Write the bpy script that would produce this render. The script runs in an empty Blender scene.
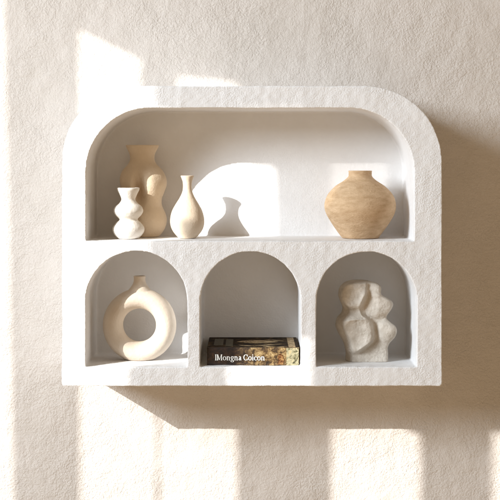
import bpy, bmesh, math, random
import numpy as np
from mathutils import Vector, noise
random.seed(4); np.random.seed(4)
R = math.radians

# ------------------------------------------------------------------ units
# One unit of layout ("u") is 1.6 mm. x to the right, y down, d = depth behind the shelf's front face.
S = 0.0016
DN, DS = 85.0, 100.0          # niche depth, shelf depth
CAM_D, VX, VY = 1220.0, 250.0, 165.0
def W(x, y, d=0.0): return Vector(((x-250)*S, d*S, 1.5+(250-y)*S))
# ------------------------------------------------------------------ camera
sc = bpy.context.scene
C = sc.collection
cam = bpy.data.cameras.new('camera'); co = bpy.data.objects.new('camera', cam); C.objects.link(co)
co.location = W(VX, VY, -CAM_D); co.rotation_euler = (R(90), 0, 0)
cam.sensor_width = 36; cam.lens = 36*CAM_D/500.0
cam.shift_y = -(250-VY)/500.0
cam.clip_start = 0.05; cam.clip_end = 100
sc.camera = co
sc.render.resolution_x = 1024; sc.render.resolution_y = 1024
# ------------------------------------------------------------------ world, sun, soft window light, exposure
wd = bpy.data.worlds.new('World'); sc.world = wd; wd.use_nodes = True
bg = wd.node_tree.nodes['Background']
# warm room light, stronger from the floor side than from above
_nt = wd.node_tree; _tc = _nt.nodes.new('ShaderNodeTexCoord'); _sp = _nt.nodes.new('ShaderNodeSeparateXYZ')
_mr = _nt.nodes.new('ShaderNodeMapRange'); _nt.links.new(_tc.outputs['Generated'], _sp.inputs[0]); _nt.links.new(_sp.outputs['Z'], _mr.inputs[0])
_mr.inputs[1].default_value = -0.9; _mr.inputs[2].default_value = 0.4; _mr.inputs[3].default_value = 0.36; _mr.inputs[4].default_value = 0.12
_nt.links.new(_mr.outputs[0], bg.inputs[1])
bg.inputs[0].default_value = (1.0, 0.72, 0.45, 1)
SUN = Vector((1.09, 1.0, -0.65))                # direction the sunlight travels
sl = bpy.data.lights.new('sun', 'SUN'); sl.energy = 2.9; sl.angle = R(0.23); sl.color = (1.0, 0.975, 0.94)
so = bpy.data.objects.new('sun', sl); C.objects.link(so)
so.rotation_euler = SUN.to_track_quat('-Z', 'Y').to_euler()
al = bpy.data.lights.new('window_light', 'AREA'); al.shape = 'RECTANGLE'; al.size = 1.1; al.size_y = 1.1
al.energy = 94; al.color = (0.84, 0.92, 1.0)
ao = bpy.data.objects.new('window_light', al); C.objects.link(ao)
ao.location = W(-1480, -500, -1220)
ao.rotation_euler = (W(230, 250, 60)-ao.location).to_track_quat('-Z', 'Y').to_euler()
sc.view_settings.view_transform = 'Standard'; sc.view_settings.look = 'None'
sc.view_settings.exposure = 0.95; sc.view_settings.gamma = 1
sc.render.engine = 'CYCLES'
sc.cycles.max_bounces = 10; sc.cycles.diffuse_bounces = 8

# ------------------------------------------------------------------ materials
def nmat(name):
    m = bpy.data.materials.new(name); m.use_nodes = True
    nt = m.node_tree; b = nt.nodes['Principled BSDF']
    return m, nt, b
def N(nt, t, **kw):
    n = nt.nodes.new(t)
    for k, v in kw.items():
        if k in n.inputs.keys() if isinstance(k, str) else False: n.inputs[k].default_value = v
        else: setattr(n, k, v)
    return n
def L(nt, a, b): nt.links.new(a, b)
def noise_n(nt, vec, scale, detail=4, rough=.55, dist=0.0):
    n = nt.nodes.new('ShaderNodeTexNoise'); n.inputs['Scale'].default_value = scale
    n.inputs['Detail'].default_value = detail; n.inputs['Roughness'].default_value = rough
    n.inputs['Distortion'].default_value = dist; L(nt, vec, n.inputs['Vector']); return n.outputs['Fac']
def ramp(nt, fac, stops, interp='LINEAR'):
    r = nt.nodes.new('ShaderNodeValToRGB'); r.color_ramp.interpolation = interp
    e = r.color_ramp.elements
    while len(e) < len(stops): e.new(0.5)
    for el, (p, c) in zip(e, stops):
        el.position = p; el.color = (c[0], c[1], c[2], 1) if not isinstance(c, (int, float)) else (c, c, c, 1)
    L(nt, fac, r.inputs[0]); return r.outputs[0]
def math_n(nt, op, a, b=None, clamp=False):
    m = nt.nodes.new('ShaderNodeMath'); m.operation = op; m.use_clamp = clamp
    for i, v in enumerate((a, b)):
        if v is None: continue
        if isinstance(v, (int, float)): m.inputs[i].default_value = v
        else: L(nt, v, m.inputs[i])
    return m.outputs[0]
def bump(nt, b, h, dist, strength=1.0, prev=None):
    n = nt.nodes.new('ShaderNodeBump'); n.inputs['Distance'].default_value = dist
    n.inputs['Strength'].default_value = strength; L(nt, h, n.inputs['Height'])
    if prev is not None: L(nt, prev, n.inputs['Normal'])
    L(nt, n.outputs[0], b.inputs['Normal']); return n.outputs[0]
def mapped(nt, scale=(1,1,1), kind='Object'):
    tc = nt.nodes.new('ShaderNodeTexCoord'); mp = nt.nodes.new('ShaderNodeMapping')
    mp.inputs['Scale'].default_value = scale; L(nt, tc.outputs[kind], mp.inputs[0]); return mp.outputs[0]

def stucco(name, c0, c1, amp, big, fine, rough=.9):
    m, nt, b = nmat(name); v = mapped(nt)
    col = ramp(nt, noise_n(nt, v, 9, 5, .6), [(.3, c0), (.7, c1)])
    L(nt, col, b.inputs['Base Color']); b.inputs['Roughness'].default_value = rough
    b.inputs['Specular IOR Level'].default_value = .2
    h1 = ramp(nt, noise_n(nt, v, big, 3, .55, .25), [(.34, 0.0), (.66, 1.0)], 'EASE')      # rolled blobs
    h2 = noise_n(nt, v, fine, 3, .6)                                                        # sandy grain
    patch = ramp(nt, noise_n(nt, v, 11, 2), [(.35, .55), (.65, 1.0)])
    h = math_n(nt, 'MULTIPLY', h1, patch)
    h = math_n(nt, 'ADD', h, math_n(nt, 'MULTIPLY', h2, 1.2))
    slow = nt.nodes.new('ShaderNodeBump'); slow.inputs['Distance'].default_value = .004
    L(nt, noise_n(nt, v, 26, 2), slow.inputs['Height'])
    bump(nt, b, h, amp, 1.0, slow.outputs[0]); return m

M = {}
M['wall'] = stucco('textured_wall_paint', (.645,.597,.545), (.70,.652,.605), .0006, 290, 700)

def plaster_mat():
    m, nt, b = nmat('white_plaster')
    v = mapped(nt)
    col = ramp(nt, noise_n(nt, v, 14, 5, .6), [(.3, (.76,.755,.75)), (.7, (.82,.815,.81))])
    L(nt, col, b.inputs['Base Color']); b.inputs['Roughness'].default_value = .85
    b.inputs['Specular IOR Level'].default_value = .25
    # rough trowelled front face, smoother inside the niches
    sep = nt.nodes.new('ShaderNodeSeparateXYZ'); L(nt, v, sep.inputs[0])
    mr = nt.nodes.new('ShaderNodeMapRange'); L(nt, sep.outputs['Y'], mr.inputs[0])
    mr.inputs[1].default_value = 2*S; mr.inputs[2].default_value = 9*S
    mr.inputs[3].default_value = 1.0; mr.inputs[4].default_value = .45
    h1 = ramp(nt, noise_n(nt, v, 370, 3, .55, .1), [(.32, 0.0), (.68, 1.0)], 'EASE')
    patch = ramp(nt, noise_n(nt, v, 16, 3), [(.35, .35), (.65, 1.0)])
    h2 = noise_n(nt, v, 520, 4, .65)
    h = math_n(nt, 'ADD', math_n(nt, 'MULTIPLY', h1, patch), math_n(nt, 'MULTIPLY', h2, .7))
    h = math_n(nt, 'MULTIPLY', h, mr.outputs[0])
    bump(nt, b, h, .0004)
    return m
M['plaster'] = plaster_mat()

def ceramic(name, c0, c1, scale=(1,1,1), nscale=40, bd=.0003, rough=.7, speck=None, streak=None):
    m, nt, b = nmat(name); v = mapped(nt, scale)
    col = ramp(nt, noise_n(nt, v, nscale, 5, .6), [(.32, c0), (.68, c1)])
    if speck:
        sp = ramp(nt, noise_n(nt, mapped(nt), 900, 2, .5), [(.66, 0.0), (.74, 1.0)])
        mx = nt.nodes.new('ShaderNodeMixRGB'); L(nt, math_n(nt, 'MULTIPLY', sp, .45), mx.inputs[0]); L(nt, col, mx.inputs[1])
        mx.inputs[2].default_value = (*speck, 1); col = mx.outputs[0]
    L(nt, col, b.inputs['Base Color']); b.inputs['Roughness'].default_value = rough
    b.inputs['Specular IOR Level'].default_value = .3
    h = noise_n(nt, mapped(nt, scale), 260, 4, .6)
    bump(nt, b, h, bd); return m
M['white_ceramic'] = ceramic('white_bisque', (.72,.68,.61), (.78,.74,.68), bd=.0007, speck=(.5,.42,.33))
M['cream_ceramic'] = ceramic('cream_bisque', (.64,.53,.40), (.70,.59,.46), bd=.0006, speck=(.46,.35,.24))
M['sand_ceramic'] = ceramic('sand_bisque', (.67,.545,.40), (.73,.605,.455), bd=.0009, speck=(.40,.28,.18))
M['donut_ceramic'] = ceramic('oat_bisque', (.62,.535,.435), (.68,.595,.495), bd=.0006, speck=(.45,.36,.26))
M['terracotta'] = ceramic('pale_terracotta', (.50,.335,.19), (.655,.475,.30), scale=(1,1,2.6), nscale=60, bd=.0011, rough=.85, speck=(.34,.2,.1))
M['stone'] = ceramic('sandy_stone', (.50,.455,.39), (.68,.63,.56), nscale=55, bd=.0013, rough=.92, speck=(.25,.2,.15))
def plain(name, c, rough=.6, emit=None):
    m, nt, b = nmat(name)
    col = ramp(nt, noise_n(nt, mapped(nt), 300, 3), [(.3, tuple(k*.85 for k in c)), (.7, tuple(min(1, k*1.1) for k in c))])
    L(nt, col, b.inputs['Base Color']); b.inputs['Roughness'].default_value = rough
    return m
M['paper'] = plain('page_paper', (.62,.55,.42), .9)
M['letter'] = plain('printed_white', (.86,.85,.80), .5)
M['gobo_board'] = plain('pale_gobo_board', (.72,.66,.58), .8)  # only for the added panel that masks the sun
def print_mat(name, stops, nscale, scale=(1,1,1), rough=.45, dist=1.2):
    m, nt, b = nmat(name)
    col = ramp(nt, noise_n(nt, mapped(nt, scale), nscale, 6, .68, dist), stops)
    L(nt, col, b.inputs['Base Color']); b.inputs['Roughness'].default_value = rough
    b.inputs['Specular IOR Level'].default_value = .15
    return m
M['cover'] = print_mat('dark_cover_print', [(.30,(.006,.004,.003)), (.52,(.022,.013,.007)), (.60,(.10,.06,.022)), (.72,(.36,.25,.11))], 60, (1,1.7,1), .75)
def spine_mat():
    m, nt, b = nmat('gilded_spine_print'); v = mapped(nt)
    n1 = noise_n(nt, v, 120, 8, .78, .8)
    dark = ramp(nt, n1, [(.40,(.008,.005,.004)), (.56,(.03,.014,.008)), (.68,(.14,.07,.025))])
    gold = ramp(nt, n1, [(.38,(.012,.008,.005)), (.47,(.09,.05,.02)), (.55,(.26,.17,.07)), (.64,(.48,.37,.19))])
    sep = nt.nodes.new('ShaderNodeSeparateXYZ'); L(nt, v, sep.inputs[0])
    x = math_n(nt, 'ADD', sep.outputs['X'], math_n(nt, 'MULTIPLY', noise_n(nt, v, 60, 3), .03))
    mr = nt.nodes.new('ShaderNodeMapRange'); L(nt, x, mr.inputs[0])
    mr.inputs[1].default_value = -.016; mr.inputs[2].default_value = .034
    mx = nt.nodes.new('ShaderNodeMixRGB'); L(nt, mr.outputs[0], mx.inputs[0]); L(nt, dark, mx.inputs[1]); L(nt, gold, mx.inputs[2])
    L(nt, mx.outputs[0], b.inputs['Base Color']); b.inputs['Roughness'].default_value = .45
    return m
M['spine'] = spine_mat()
M['rust_print'] = print_mat('rust_print', [(.40,(.02,.01,.006)), (.5,(.16,.065,.025)), (.62,(.36,.22,.09))], 210)
M['pale_print'] = print_mat('pale_celadon_print', [(.38,(.05,.045,.025)), (.46,(.20,.18,.10)), (.56,(.38,.35,.23)), (.66,(.46,.36,.19))], 150)
M['grey_print'] = print_mat('grey_olive_print', [(.38,(.05,.045,.03)), (.6,(.13,.118,.08))], 260)
M['tan_print'] = print_mat('tan_print', [(.38,(.10,.06,.03)), (.5,(.40,.28,.14)), (.65,(.70,.56,.36))], 130)

# ------------------------------------------------------------------ object helpers
def link(name, me, mat=None, parent=None, smooth=True):
    o = bpy.data.objects.new(name, me); C.objects.link(o)
    if mat: me.materials.clear(); me.materials.append(mat)
    if parent: o.parent = parent
    if smooth: me.polygons.foreach_set('use_smooth', [True]*len(me.polygons))
    return o
def mesh(name, vs, fs):
    me = bpy.data.meshes.new(name); me.from_pydata([tuple(v) for v in vs], [], fs); me.update(); return me
def thing(name, label, cat, loc):
    o = bpy.data.objects.new(name, None); C.objects.link(o); o.location = loc
    o.empty_display_size = .02; o['label'] = label; o['category'] = cat; return o
def tag(o, label, cat): o['label'] = label; o['category'] = cat
def box_bm(bm, x0, x1, y0, y1, z0, z1):
    vs = [bm.verts.new(p) for p in ((x0,y0,z0),(x1,y0,z0),(x1,y1,z0),(x0,y1,z0),(x0,y0,z1),(x1,y0,z1),(x1,y1,z1),(x0,y1,z1))]
    for f in ((0,3,2,1),(4,5,6,7),(0,1,5,4),(1,2,6,5),(2,3,7,6),(3,0,4,7)): bm.faces.new([vs[i] for i in f])
def bake(o):
    """apply the modifiers of o, return the mesh"""
    dg = bpy.context.evaluated_depsgraph_get(); dg.update()
    me = bpy.data.meshes.new_from_object(o.evaluated_get(dg)); return me
def prism(pts, d0, d1, name):
    """pts: outline in layout units (x, y); extruded from depth d0 to d1"""
    n = len(pts); vs = [W(x, y, d0) for x, y in pts]+[W(x, y, d1) for x, y in pts]
    fs = [list(range(n)), list(range(2*n-1, n-1, -1))]+[[i, i+n, (i+1)%n+n, (i+1)%n] for i in range(n)]
    me = mesh(name, vs, fs)
    bm = bmesh.new(); bm.from_mesh(me); bmesh.ops.recalc_face_normals(bm, faces=bm.faces); bm.to_mesh(me); bm.free()
    return me
def arc(cx, cy, r, a0, a1, n=28, ry=None):
    ry = ry or r
    return [(cx+r*math.cos(R(a0+(a1-a0)*i/n)), cy-ry*math.sin(R(a0+(a1-a0)*i/n))) for i in range(n+1)]

# ------------------------------------------------------------------ wall behind the shelf
bm = bmesh.new()
a, b_, c_, d_ = [bm.verts.new(W(x, y, DS)) for x, y in ((-1600,1200),(2100,1200),(2100,-900),(-1600,-900))]
bm.faces.new((a, b_, c_, d_)); me = bpy.data.meshes.new('wall'); bm.to_mesh(me); bm.free()
wall = link('wall', me, M['wall'], smooth=False); wall['kind'] = 'structure'

# ------------------------------------------------------------------ unseen panel added off to the left, holes shaped to cut the sun into patches
LG = 1420.0
def G(fx, fy, d): return W(fx-LG*SUN.x, fy-LG*(-SUN.z), -LG+d)
def build_gobo():
    X0, X1, Y0, Y1 = -420, 640, -200, 640
    holes = [
        [(-300,-200),(-128,-200),(-112,620),(-300,620)],
        [(-44,-46),(22,-14),(23,46),(-43,46)],
        [(-43,330),(39,330),(39,560),(-42,560)],
        [(64,4),(128,11),(131,40),(153,60),(154,108),(184,112),(185,204),(150,204),(143,345),(127,372),(127,560),(44,560),(44,330),(57,330),(57,40),(64,40)],
        [(229,338),(311,338),(311,389),(326,391),(326,560),(229,560)],
        [(403,390),(560,390),(560,560),(403,560)],
    ]
    holes += [[(246+i*5.0,106),(248.0+i*5.0,106),(248.0+i*5.0,185),(246+i*5.0,185)] for i in range(12)]
    cu = bpy.data.curves.new('sc', 'CURVE'); cu.dimensions = '2D'; cu.fill_mode = 'BOTH'
    for pts in [[(X0,Y0),(X1,Y0),(X1,Y1),(X0,Y1)]]+holes:
        sp = cu.splines.new('POLY'); sp.points.add(len(pts)-1)
        for p, (x, y) in zip(sp.points, pts): p.co = (x*S, -y*S, 0, 1)
        sp.use_cyclic_u = True
    cu.extrude = .4*S
    t = bpy.data.objects.new('sc', cu); C.objects.link(t)
    t.rotation_euler = (R(90), 0, 0); t.location = G(0, 0, 0) + Vector((0,0,0))
    me = bake(t); loc = t.location.copy(); rot = t.rotation_euler.copy()
    bpy.data.objects.remove(t)
    o = link('sun_gobo', me, M['gobo_board'], smooth=False); o.location = loc; o.rotation_euler = rot
    o['kind'] = 'structure'
build_gobo()

# ------------------------------------------------------------------ the shelf
def build_shelf():
    root = thing('wall_shelf', 'white rough plaster wall shelf with one wide niche above three arched niches', 'shelf', W(252, 386, 50))
    outer = [(62,383.5),(62.8,385.2),(64.5,386),(439.5,386),(441.2,385.2),(442,383.5)]
    outer += arc(366, 162, 76, 0, 90, 36) + arc(138, 162, 76, 90, 180, 36)
    niche = [[(86,241),(414,241)] + arc(350, 172, 64, 0, 90, 34) + arc(150, 172, 64, 90, 180, 34)]
    for cx, r in ((136.5, 51), (250.5, 50.5), (366.5, 50.5)):
        niche.append([(cx-r, 367), (cx+r, 367)] + arc(cx, 302, r, 0, 180, 60))
    base = bpy.data.objects.new('t', prism(outer, 0, DS+3, 't')); C.objects.link(base)
    cut = []
    for i, n in enumerate(niche):
        c = bpy.data.objects.new('c', prism(n, -20, DN, 'c')); C.objects.link(c); cut.append(c)
        md = base.modifiers.new('b', 'BOOLEAN'); md.operation = 'DIFFERENCE'; md.solver = 'EXACT'; md.object = c
    md = base.modifiers.new('r', 'REMESH'); md.mode = 'VOXEL'; md.voxel_size = .9*S; md.adaptivity = 0
    md = base.modifiers.new('s', 'SMOOTH'); md.factor = .5; md.iterations = 3
    me = bake(base)
    for c in cut+[base]: bpy.data.objects.remove(c)
    nv = len(me.vertices); P = np.empty(nv*3, 'f'); me.vertices.foreach_get('co', P); P = P.reshape(-1, 3)
    Nn = np.empty(nv*3, 'f'); me.vertices.foreach_get('normal', Nn); Nn = Nn.reshape(-1, 3)
    # hand-made unevenness: slow waves plus small lumps
    D = np.zeros(nv)
    rng = np.random.default_rng(7)
    for lam, amp, cnt in ((70, .16, 8), (22, .08, 10), (8, .09, 14)):
        for _ in range(cnt):
            k = rng.normal(size=3); k /= np.linalg.norm(k)
            D += amp*S/math.sqrt(cnt/2)*np.sin(P@k*(2*math.pi/(lam*S*rng.uniform(.7,1.4)))+rng.uniform(0, 6.28))
    D *= np.where(P[:, 1] > 12*S, .3, 1.0)                            # the niches are smoothed by hand
    P2 = P+Nn*D[:, None]
    me.vertices.foreach_set('co', P2.astype('f').ravel()); me.update()
    me.vertices.foreach_get('normal', Nn.ravel()) if False else None
    Nr = np.empty(nv*3, 'f'); me.vertices.foreach_get('normal', Nr); Nr = Nr.reshape(-1, 3)
    # split into parts: outer frame, arcade of three arches, recessed backs
    nf = len(me.polygons); Cf = np.empty(nf*3, 'f'); me.polygons.foreach_get('center', Cf); Cf = Cf.reshape(-1, 3)
    px = Cf[:, 0]/S+250; py = 250-(Cf[:, 2]-1.5)/S; pd = Cf[:, 1]/S
    lt = np.empty(nf, 'i'); me.polygons.foreach_get('loop_total', lt)
    ls = np.empty(nf, 'i'); me.polygons.foreach_get('loop_start', ls)
    lv = np.empty(len(me.loops), 'i'); me.loops.foreach_get('vertex_index', lv)
    back = (pd > DN-2.5) & (pd < DN+4)
    inside = (px > 70) & (px < 430) & (py > 95) & (py < 375)
    back &= inside
    arcade = (~back) & (py > 237) & (py < 375.5) & (px > 83) & (px < 420) & (pd < DN+6)
    frame = ~(back | arcade)
    Vw = P2
    for name, sel in (('frame', frame), ('arcade', arcade), ('back_panel', back)):
        ids = np.nonzero(sel)[0]
        used = np.full(nv, -1, 'i'); faces = []
        for i in ids: faces.append(lv[ls[i]:ls[i]+lt[i]])
        allv = np.unique(np.concatenate(faces)); used[allv] = np.arange(len(allv))
        loc = root.location
        m2 = bpy.data.meshes.new(name)
        m2.from_pydata(Vw[allv].astype(float).tolist(), [], [used[f].tolist() for f in faces]); m2.update()
        m2.polygons.foreach_set('use_smooth', [True]*len(m2.polygons))
        m2.normals_split_custom_set_from_vertices(Nr[allv].astype(float).tolist())
        o = link(name, m2, M['plaster'], root); o.matrix_parent_inverse = root.matrix_world.inverted()
        o.location = (0, 0, 0)
        o.matrix_parent_inverse.identity(); o.location = -Vector(loc)
build_shelf()

# ------------------------------------------------------------------ vases
def spline(nodes, n):
    """Catmull-Rom through (r, y) nodes"""
    out = []; K = len(nodes)
    for i in range(K-1):
        p0 = nodes[max(i-1, 0)]; p1 = nodes[i]; p2 = nodes[i+1]; p3 = nodes[min(i+2, K-1)]
        for j in range(n):
            t = j/n
            out.append(tuple(.5*((2*b)+(-a+c)*t+(2*a-5*b+4*c-d)*t*t+(-a+3*b-3*c+d)*t**3) for a, b, c, d in zip(p0, p1, p2, p3)))
    out.append(nodes[-1]); return out
def on_floor(FL, x_img, d):
    k = 1+d/CAM_D; return 250+(x_img-250)*k, k
def vase(name, label, nodes, x_img, base_img, FL, d, mat, wall_t=1.6, yx=1.0, warp=None, segs=96, lip=True):
    """nodes: (half width, y) as seen in the picture, from the lip down to the base"""
    X, k = on_floor(FL, x_img, d)
    prof = spline([(r*k, (base_img-y)*k) for r, y in nodes], 8)      # radius, height above floor
    prof = prof[::-1]                                                  # base -> lip
    top_r, top_z = prof[-1]
    full = [(0.001, 0.0)] + [(max(prof[0][0]-1.2, .5), 0.0)] + [(r, max(z, .35)) for r, z in prof]
    full += [(top_r-.5, top_z+.45), (top_r-wall_t*.7, top_z+.3)]
    inner = [(max(r-wall_t, .8), z) for r, z in prof[::-1] if z > top_z*.30 and z < top_z-.6]
    full += inner + [(0.001, inner[-1][1]-1)]
    vs, fs = [], []
    for r, z in full:
        for i in range(segs):
            a = 2*math.pi*i/segs
            x, y, zz = r*math.cos(a), r*yx*math.sin(a), z
            if warp: x, y, zz = warp(x, y, zz)
            w = noise.noise(Vector((x*.06+X, y*.06, zz*.06)))*.35*min(1, r/4)
            ca, sa = math.cos(a), math.sin(a)
            vs.append(((x+w*ca)*S, (y+w*sa)*S, zz*S))
    for j in range(len(full)-1):
        for i in range(segs):
            fs.append((j*segs+i, j*segs+(i+1) % segs, (j+1)*segs+(i+1) % segs, (j+1)*segs+i))
    return vs, fs, W(X, FL, d), k
def add_vase(name, label, *a, **kw):
    mat = a[5]
    vs, fs, loc, k = vase(name, label, *a, **kw)
    n_all = len(vs)
    o = link(name, mesh(name, vs, fs), mat); o.location = loc+Vector((0, 0, .0003))
    tag(o, label, 'vase'); return o

FU, FLW = 241.0, 367.0
add_vase('stacked_bulb_vase', 'small white vase of two stacked bulbs with flared neck, before the tall vase',
    [(11.3,188.2),(10.9,190.5),(8.6,195),(7.0,199.5),(9.3,203.2),(13.2,206.5),(14.9,210.8),(13.0,215),(9.3,219.3),(12.2,222.6),(15.6,227),(15.9,231),(13.5,235.3),(9.5,238.8)],
    128.3, 238.9, FU, 33, M['white_ceramic'])
def tall_warp(x, y, z):
    # recessed fold on the left of the front and a swelling limb to its right
    f = math.exp(-((x+3.8)/5.0)**2 - ((z-51)/12.5)**2)
    g = math.exp(-((x-11)/7.0)**2 - ((z-56)/15.0)**2)
    if y < 0: y = y + 15.0*f*min(1, -y/8) - 2.6*g*min(1, -y/8)
    x = x + 1.2*math.sin(z*.055)
    return x, y, z
add_vase('torso_vase', 'tall sand coloured vase with swelling body and deep side fold, behind the small white vase',
    [(16.6,145.6),(15.6,148),(12.8,154),(12.4,159.5),(14.6,164.5),(20.0,170.5),(23.2,178),(23.2,185),(20.5,192),(17.6,199),(17.8,206),(21.2,213.5),(22.6,220.5),(21.0,228.5),(16.5,235.5),(14.5,237)],
    143.3, 237.0, FU, 66, M['sand_ceramic'], yx=.66, warp=tall_warp, wall_t=2.0, segs=160)
add_vase('teardrop_vase', 'slim cream teardrop bottle vase with thin neck and small flared lip',
    [(6.7,175.3),(5.9,177.3),(4.6,181),(4.3,186),(5.0,191),(7.6,197),(11.6,203.5),(15.2,210.5),(17.0,218),(16.6,224.5),(14.2,230.5),(10.0,235.8),(8.2,237.4)],
    187.2, 237.5, FU, 43, M['cream_ceramic'])
add_vase('round_clay_vase', 'wide round tan clay vase with short neck, alone at the right',
    [(11.9,170.8),(11.6,172.8),(12.1,176.4),(16.6,180.5),(24.8,186),(31.8,193.5),(35.2,201.5),(35.6,208),(33.6,214.5),(28.9,222.5),(23.2,231),(18.8,236.6),(17.8,237.6)],
    360.2, 237.8, FU, 46, M['terracotta'])

def donut():
    d = 45; X, k = on_floor(FLW, 139.6, d)
    base_img = 360.0
    cz = (base_img-325.3)*k; Rm = 26.6*k; rm = 10.1*k
    vs, fs = [], []; n, m = 128, 40
    for i in range(n):
        a = 2*math.pi*i/n
        for j in range(m):
            b = 2*math.pi*j/m
            # flattened tube section: deeper than wide
            rr = Rm+rm*math.cos(b)
            vs.append((rr*math.cos(a), 13.0*math.sin(b)*k, cz+rr*math.sin(a)))
    for i in range(n):
        for j in range(m):
            fs.append((i*m+j, ((i+1) % n)*m+j, ((i+1) % n)*m+(j+1) % m, i*m+(j+1) % m))
    # neck
    o0 = len(vs); prof = [(0.01, 286),(8.8,286.2),(8.0,288.5),(6.3,284.5),(5.7,280.5),(5.7,277.5),(6.3,276.0),(.01,275.9)]
    prof = [(0.01,292),(12.5,292),(9.0,287.6),(6.9,284.6),(5.9,281.5),(5.7,278.5),(6.2,276.2),(.01,276.0)]
    for r, y in prof:
        for i in range(48):
            a = 2*math.pi*i/48; vs.append((r*k*math.cos(a), min(r, 9.5)*k*math.sin(a), (base_img-y)*k))
    for j in range(len(prof)-1):
        for i in range(48): fs.append((o0+j*48+i, o0+j*48+(i+1) % 48, o0+(j+1)*48+(i+1) % 48, o0+(j+1)*48+i))
    vs = [(x*S, y*S, z*S) for x, y, z in vs]
    t = bpy.data.objects.new('t', mesh('t', vs, fs)); C.objects.link(t)
    md = t.modifiers.new('r', 'REMESH'); md.mode = 'VOXEL'; md.voxel_size = .42*S
    # well of the neck
    cyl = prism([(X+3.9*k*math.cos(a), 0+3.9*k*math.sin(a)) for a in [2*math.pi*i/32 for i in range(32)]], 0, 1, 'c')
    bm = bmesh.new(); bmesh.ops.create_cone(bm, cap_ends=True, segments=36, radius1=4.6*k*S, radius2=4.6*k*S, depth=20*S)
    cm = bpy.data.meshes.new('c'); bm.to_mesh(cm); bm.free()
    c = bpy.data.objects.new('c', cm); C.objects.link(c); c.location = (0, 0, ((base_img-276)*k+1)*S)
    sm = t.modifiers.new('s', 'SMOOTH'); sm.factor = .5; sm.iterations = 14
    bo = t.modifiers.new('b', 'BOOLEAN'); bo.object = c; bo.operation = 'DIFFERENCE'; bo.solver = 'EXACT'
    me = bake(t)
    for q in (t, c): bpy.data.objects.remove(q)
    for v in me.vertices:                                             # flat foot
        if v.co.z < 0.0: v.co.z = 0.0
        elif v.co.z < 2*S: v.co.z = v.co.z*.8
    o = link('ring_vase', me, M['donut_ceramic']); o.location = W(X, FLW, d)+Vector((0, 0, .0003))
    tag(o, 'oat coloured ring shaped vase with round hole and short neck, in the first arch', 'vase')
    me.set_sharp_from_angle(angle=R(50))
donut()

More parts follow.
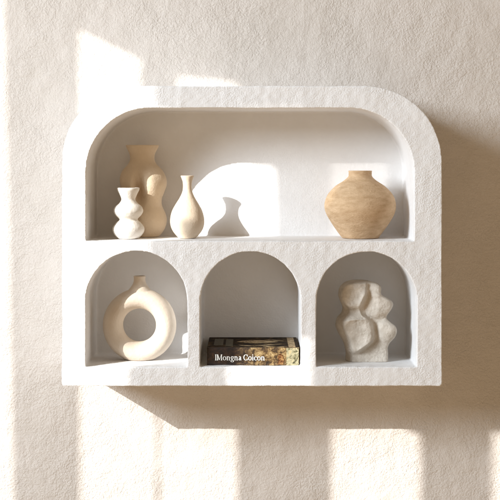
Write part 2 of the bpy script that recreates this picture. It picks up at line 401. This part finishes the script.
# ------------------------------------------------------------------ stone sculpture
def sculpture():
    d0 = 28; q = 5.27
    Lo = [(48,128),(58,75),(75,56),(95,42),(130,38),(165,50),(195,62),(225,55),(250,28),(290,20),(330,35),(380,65),(430,78),(480,76)]
    Lf = [(48,150),(58,110),(72,72),(100,60),(130,55),(165,72),(195,100),(225,104),(250,76),(270,62),(300,72),(340,92),(380,106),(430,110),(480,112)]
    Ro = [(48,190),(58,225),(68,258),(85,268),(120,264),(138,288),(155,325),(175,333),(200,322),(230,299),(250,296),(268,315),(290,345),(315,350),(345,340),(375,315),(400,303),(440,305),(480,304)]
    f = lambda tab, y: float(np.interp(y, [t[0] for t in tab], [t[1] for t in tab]))
    def sm(tab, y): return sum(f(tab, y+o)*w for o, w in ((-8,.2),(-4,.2),(0,.2),(4,.2),(8,.2)))
    ridge = [(48,185),(110,184),(150,163),(190,150),(230,162),(250,198),(290,215),(330,222),(370,205),(400,160),(430,122),(480,90)]
    def front(x, y):
        """how far the front face swells toward the viewer, in zoom pixels"""
        g = lambda cx, cy, sx, sy, w=.16: 1/(1+math.exp(-(1-math.hypot((x-cx)/sx, (y-cy)/sy))/w))
        d = lambda cx, cy, sx, sy: max(0, 1-((x-cx)/sx)**2-((y-cy)/sy)**2)
        h = 0
        h += 14*g(104,116,78,84,.07) + 12*d(98,112,100,95)
        h += 22*g(122,326,96,96,.06) + 16*d(112,318,122,115)
        h += 8*g(245,165,76,86,.10) + 14*d(262,168,85,110)
        h += 12*g(302,312,52,56,.10) + 22*d(308,312,66,70)
        h += 6*g(238,96,34,42,.12)
        h -= 13*d(105,128,58,52) + 12*d(128,325,66,78) + 12*d(212,170,44,78)     # scooped facets
        e = sm(ridge, y)-x
        fade = 1 if y < 400 else max(0, (445-y)/45)
        h -= 11*math.exp(-((e+26)/18)**2)*fade
        h += (15*math.exp(-abs(e)/13)+9/(1+math.exp(-e/3.0))*math.exp(-max(e, 0)/45))*fade
        # crest that divides the two left lobes, sweeping up to the ridge
        c = y-(262-.30*(x-60)+.0016*(x-60)**2)
        h += 13*math.exp(-abs(c)/11)*g(120,245,82,44,.15)
        h -= 13*g(112,212,48,20,.3) + 13*g(268,246,52,18,.3)
        return h
    rows = 110; vs, fs = [], []; cols = None
    T = 118                                                             # thickness, zoom px
    for r in range(rows+1):
        y = 50+(478-50)*r/rows
        lo, lf, ro = sm(Lo, y), sm(Lf, y), sm(Ro, y)
        # round the top over
        top = max(0, 1-(y-50)/16)**2
        sec = []
        nF = 64
        for i in range(nF+1):                                           # front face, left to right
            u = i/nF; x = lf+(ro-lf)*u
            e = min((x-lf), (ro-x)*.8)
            edge = 13*math.exp(-max(e, 0)/6)
            sec.append((x, -front(x, y)+edge+44*top+8))
        for i in range(1, 9): 
            t = i/9; sec.append((ro+3*math.sin(math.pi*t)-26*t*t, 24+t*(T-24)))
        for i in range(1, 25):
            t = i/25; sec.append((ro-26+(lo+18-ro+26)*t, T+5*math.sin(math.pi*t)))
        for i in range(0, 13):
            t = i/13
            # side face from back-left round to the front-left edge
            xa = lo+18*(1-t)**2*1.0
            xx = xa*(1-t**3)+lf*t**3; yy = T*(1-t)+(24-front(lf, y)*.9+44*top)*t
            sec.append((xx, yy))
        cols = len(sec)
        for x, dep in sec:
            dep = dep*(1-top*.0)
            vs.append((x, dep, y+top*3))
    ctr = 205
    out = []
    for x, dep, y in vs:
        X_img = 330+x/q; Y_img = 270+y/q; d = d0+dep/q
        k = 1+(d0+6)/CAM_D
        n = noise.noise(Vector((x*.03, dep*.03, y*.03)))*.6+noise.noise(Vector((x*.09, dep*.09, y*.09)))*.3
        out.append(((X_img-366)*k*S, (d-d0-10+n)*S, (361.0-Y_img)*k*S+ (0 if y < 470 else 0)))
    for r in range(rows):
        for c in range(cols):
            fs.append((r*cols+c, (r+1)*cols+c, (r+1)*cols+(c+1) % cols, r*cols+(c+1) % cols))
    fs.append(list(range(cols))); fs.append(list(range((rows+1)*cols-1, rows*cols-1, -1)))
    me = mesh('t', out, fs)
    bm = bmesh.new(); bm.from_mesh(me); bmesh.ops.recalc_face_normals(bm, faces=bm.faces); bm.to_mesh(me); bm.free()
    t = bpy.data.objects.new('t', me); C.objects.link(t)
    md = t.modifiers.new('r', 'REMESH'); md.mode = 'VOXEL'; md.voxel_size = .4*S
    md = t.modifiers.new('s', 'SMOOTH'); md.factor = .5; md.iterations = 2
    me = bake(t); bpy.data.objects.remove(t)
    zmin = min(v.co.z for v in me.vertices)
    for v in me.vertices: v.co.z = max(0, v.co.z-zmin-.0006)
    k = 1+(d0+6)/CAM_D
    o = link('stone_sculpture', me, M['stone']); o.location = W(250+(366-250)*k, FLW, d0+10)+Vector((0, 0, .0003))
    tag(o, 'abstract sandy grey stone sculpture of swelling lobes, in the third arch', 'sculpture')
sculpture()

# ------------------------------------------------------------------ book
def glyph_strokes(ch):
    """strokes: list of polylines [(x, y, width)], cap height 1, x-height .68; returns strokes, advance"""
    T, t = .145, .055
    X = .68
    def ell(cx, cy, rx, ry, a0, a1, n=18):
        o = []
        for i in range(n+1):
            a = R(a0+(a1-a0)*i/n); w = t+(T-t)*abs(math.cos(a))**1.3
            o.append((cx+rx*math.cos(a), cy+ry*math.sin(a), w))
        return o
    def stem(x, y0, y1, s0=True, s1=True, sw=.13):
        r = [[(x, y0, T), (x, y1, T)]]
        if s0: r.append([(x-sw, y0+t/2, t), (x+sw, y0+t/2, t)])
        if s1 == 'half': r.append([(x-sw, y1-t/2, t), (x, y1-t/2, t)])
        elif s1: r.append([(x-sw, y1-t/2, t), (x+sw, y1-t/2, t)])
        return r
    if ch == 'I': return stem(.17, 0, 1), .30
    if ch == 'M': return stem(.16, 0, 1, sw=.12)+[[(.18, 1, T), (.48, .06, T)], [(.48, .06, t), (.80, 1, t)]]+stem(.83, 0, 1), 1.02
    if ch == 'o': return [ell(.31, .34, .22, .31, 0, 360)], .63
    if ch == 'n': return stem(.15, 0, X, True, 'half', .12)+[[(.17, .50, t), (.28, .62, t+.03), (.40, .63, .11), (.49, .54, T), (.50, .35, T), (.50, 0, T)], [(.38, t/2, t), (.62, t/2, t)]], .68
    if ch == 'g': return [ell(.28, .44, .17, .22, 0, 360), [(.40, .60, t), (.54, .64, t+.02)], [(.20, .24, t), (.14, .14, T*.7), (.22, .07, T*.8), (.42, .03, T)], ell(.29, -.13, .22, .14, 60, -240)], .60
    if ch == 'a': return [[(.12, .52, .11), (.20, .63, t+.02), (.32, .64, .10), (.41, .54, T), (.42, .30, T), (.43, .06, T), (.55, .05, t)], [(.41, .40, t), (.24, .34, .09), (.13, .22, T), (.15, .08, .13), (.26, .04, t), (.40, .14, t)]], .58
    if ch == 'C': return [ell(.44, .50, .33, .47, 42, 318, 26), [(.71, .62, t), (.71, .98, t)], [(.71, .02, t), (.71, .30, t)]], .82
    if ch == 'i': return stem(.16, 0, X, True, 'half', .12)+[[(.14, .84, T), (.14, .99, T)]], .33
    if ch == 'c': return [ell(.31, .34, .21, .31, 48, 312, 20), [(.44, .50, .14), (.48, .58, .12)]], .54
    return [], .26
def text_mesh(s, width, height, depth):
    x = 0; polys = []
    for ch in s:
        st, adv = glyph_strokes(ch)
        for pl in st: polys.append([(a+x, b, w) for a, b, w in pl])
        x += adv
    sx = width/x; bm = bmesh.new()
    for i, pl in enumerate(polys):
        lf, rt = [], []
        for k, (a, b, w) in enumerate(pl):
            p0 = pl[max(k-1, 0)]; p1 = pl[min(k+1, len(pl)-1)]
            if pl[0][:2] == pl[-1][:2] or (abs(pl[0][0]-pl[-1][0]) < 1e-6 and abs(pl[0][1]-pl[-1][1]) < 1e-6):
                p0 = pl[k-1] if k > 0 else pl[-2]; p1 = pl[k+1] if k < len(pl)-1 else pl[1]
            dx, dy = p1[0]-p0[0], p1[1]-p0[1]; l = math.hypot(dx, dy) or 1
            nx, ny = -dy/l*w/2, dx/l*w/2
            off = -(depth+i*.00002)                                      # strokes overlap: each sits a hair proud of the last
            lf.append(((a+nx)*sx, off, (b+ny)*height)); rt.append(((a-nx)*sx, off, (b-ny)*height))
        vl = [bm.verts.new(v) for v in lf]; vr = [bm.verts.new(v) for v in rt]
        for k in range(len(pl)-1): bm.faces.new((vr[k], vr[k+1], vl[k+1], vl[k]))
    me = bpy.data.meshes.new('title'); bm.to_mesh(me); bm.free(); return me

def book():
    d0 = 9.0; kf = 1+d0/CAM_D
    x0 = 250+(207-250)*kf; x1 = 250+(299-250)*kf
    root = thing('book', 'thick book with dark gilded cover lying flat in the middle arch', 'book', W((x0+x1)/2, FLW, d0+37))
    hw = (x1-x0)/2*S; H = 17.9*S; hd = 37*S; th = 1.0*S
    def bx(name, dims, mat, par, bev=.0003):
        bm = bmesh.new(); box_bm(bm, *dims)
        if bev: bmesh.ops.bevel(bm, geom=list(bm.edges), offset=bev, segments=2, affect='EDGES')
        me = bpy.data.meshes.new(name); bm.to_mesh(me); bm.free(); return link(name, me, mat, par, smooth=False)
    z0 = .0002
    # pages with slightly ragged sheets
    bm = bmesh.new(); random.seed(9); n = 22
    for i in range(n):
        a = z0+th+(H-2*th)*i/n; b = z0+th+(H-2*th)*(i+1)/n-.00004; j = random.uniform(0, .7)*S
        box_bm(bm, -hw+1.6*S+j, hw-1.6*S-j, -hd+1.3*S, hd-1.5*S-j, a, b)
    me = bpy.data.meshes.new('page_block'); bm.to_mesh(me); bm.free(); link('page_block', me, M['paper'], root, smooth=False)
    cov = bx('cover', (-hw, hw, -hd+1.25*S, hd, z0+H-th, z0+H), M['cover'], root)
    bx('cover', (-hw, hw, -hd+1.25*S, hd, z0, z0+th), M['cover'], root)
    # spine: gently rounded slab
    bm = bmesh.new(); m = 14; ring = []
    for i in range(m+1):
        t = i/m; z = z0+H*t; y = -hd-1.0*S*math.sin(math.pi*t)**.5*.8
        ring.append((bm.verts.new((-hw, y, z)), bm.verts.new((hw, y, z)), bm.verts.new((hw, -hd+1.2*S, z)), bm.verts.new((-hw, -hd+1.2*S, z))))
    for a, b in zip(ring, ring[1:]):
        for i in range(4): bm.faces.new((a[i], a[(i+1) % 4], b[(i+1) % 4], b[i]))
    bm.faces.new(ring[0][::-1]); bm.faces.new(ring[-1])
    me = bpy.data.meshes.new('spine'); bm.to_mesh(me); bm.free(); sp = link('spine', me, M['spine'], root, smooth=False)
    yf = -hd-.85*S
    def slab(name, pts, y, mat, par, flat='xz', t=.25*S):
        """small printed shape: thin raised ink/foil"""
        n = len(pts); bm = bmesh.new()
        if flat == 'xz': A = [bm.verts.new((x*S, y-t, z0+z*S)) for x, z in pts]; B = [bm.verts.new((x*S, y+t, z0+z*S)) for x, z in pts]
        else: A = [bm.verts.new((x*S, z*S, y+t)) for x, z in pts]; B = [bm.verts.new((x*S, z*S, y-t)) for x, z in pts]
        bm.faces.new(A); bm.faces.new(B[::-1])
        for i in range(n): bm.faces.new((A[i], B[i], B[(i+1) % n], A[(i+1) % n]))
        bmesh.ops.recalc_face_normals(bm, faces=bm.faces)
        me = bpy.data.meshes.new(name); bm.to_mesh(me); bm.free(); return link(name, me, mat, par, smooth=False)
    h = 17.7
    slab('spine_band', [(33.6,.3),(46,.3),(46,h),(33.6,h)], yf, M['pale_print'], sp)
    slab('spine_ornament', [(24.5,.8),(30.6,1.2),(31.3,6),(30,10.5),(27,12.2),(24.6,9),(25.6,5)], yf, M['rust_print'], sp)
    # title
    tm = text_mesh('IMongna Coicon', 50.5*S, 5.9*S, .0006)
    to = link('title', tm, M['letter'], sp, smooth=False); to.location = (-38.5*S, yf, z0+5.3*S)
    # cover picture (lying flat on the top board): framed panels, pale leaf, branch strokes
    zt = z0+H
    slab('cover_panel', [(-40,-22),(-30.5,-22),(-30.5,24),(-40,24)], zt, M['grey_print'], cov, 'xy', .12*S)
    slab('cover_panel', [(-28,-26),(-20.5,-26),(-20.5,22),(-28,22)], zt, M['grey_print'], cov, 'xy', .12*S)
    leaf = [(-17,4)]+[(-17+44*t, 4+13*math.sin(math.pi*t)**.8*(1-.3*t)) for t in [i/14 for i in range(1, 14)]]+[(27,4)]+[(-17+44*t, 4-9*math.sin(math.pi*t)**.8) for t in [i/14 for i in range(13, 0, -1)]]
    slab('cover_leaf', leaf, zt, M['tan_print'], cov, 'xy', .12*S)
    for (ax, ay, bx_, by, w) in ((2,-24,30,-12,3.0),(10,-30,24,-27,2.2),(12,22,34,8,2.6),(24,-34,36,-28,2.0),(-14,-20,4,-27,2.0)):
        dx, dy = bx_-ax, by-ay; l = math.hypot(dx, dy); nx, ny = -dy/l*w, dx/l*w
        slab('cover_stroke', [(ax, ay), ((ax*.6+bx_*.4)-nx, (ay*.6+by*.4)-ny), (bx_, by), ((ax*.5+bx_*.5)+nx*.7, (ay*.5+by*.5)+ny*.7)], zt, M['tan_print'], cov, 'xy', .10*S)
    slab('cover_border', [(36,-34),(43,-34),(43,34),(36,34)], zt, M['tan_print'], cov, 'xy', .12*S)
book()
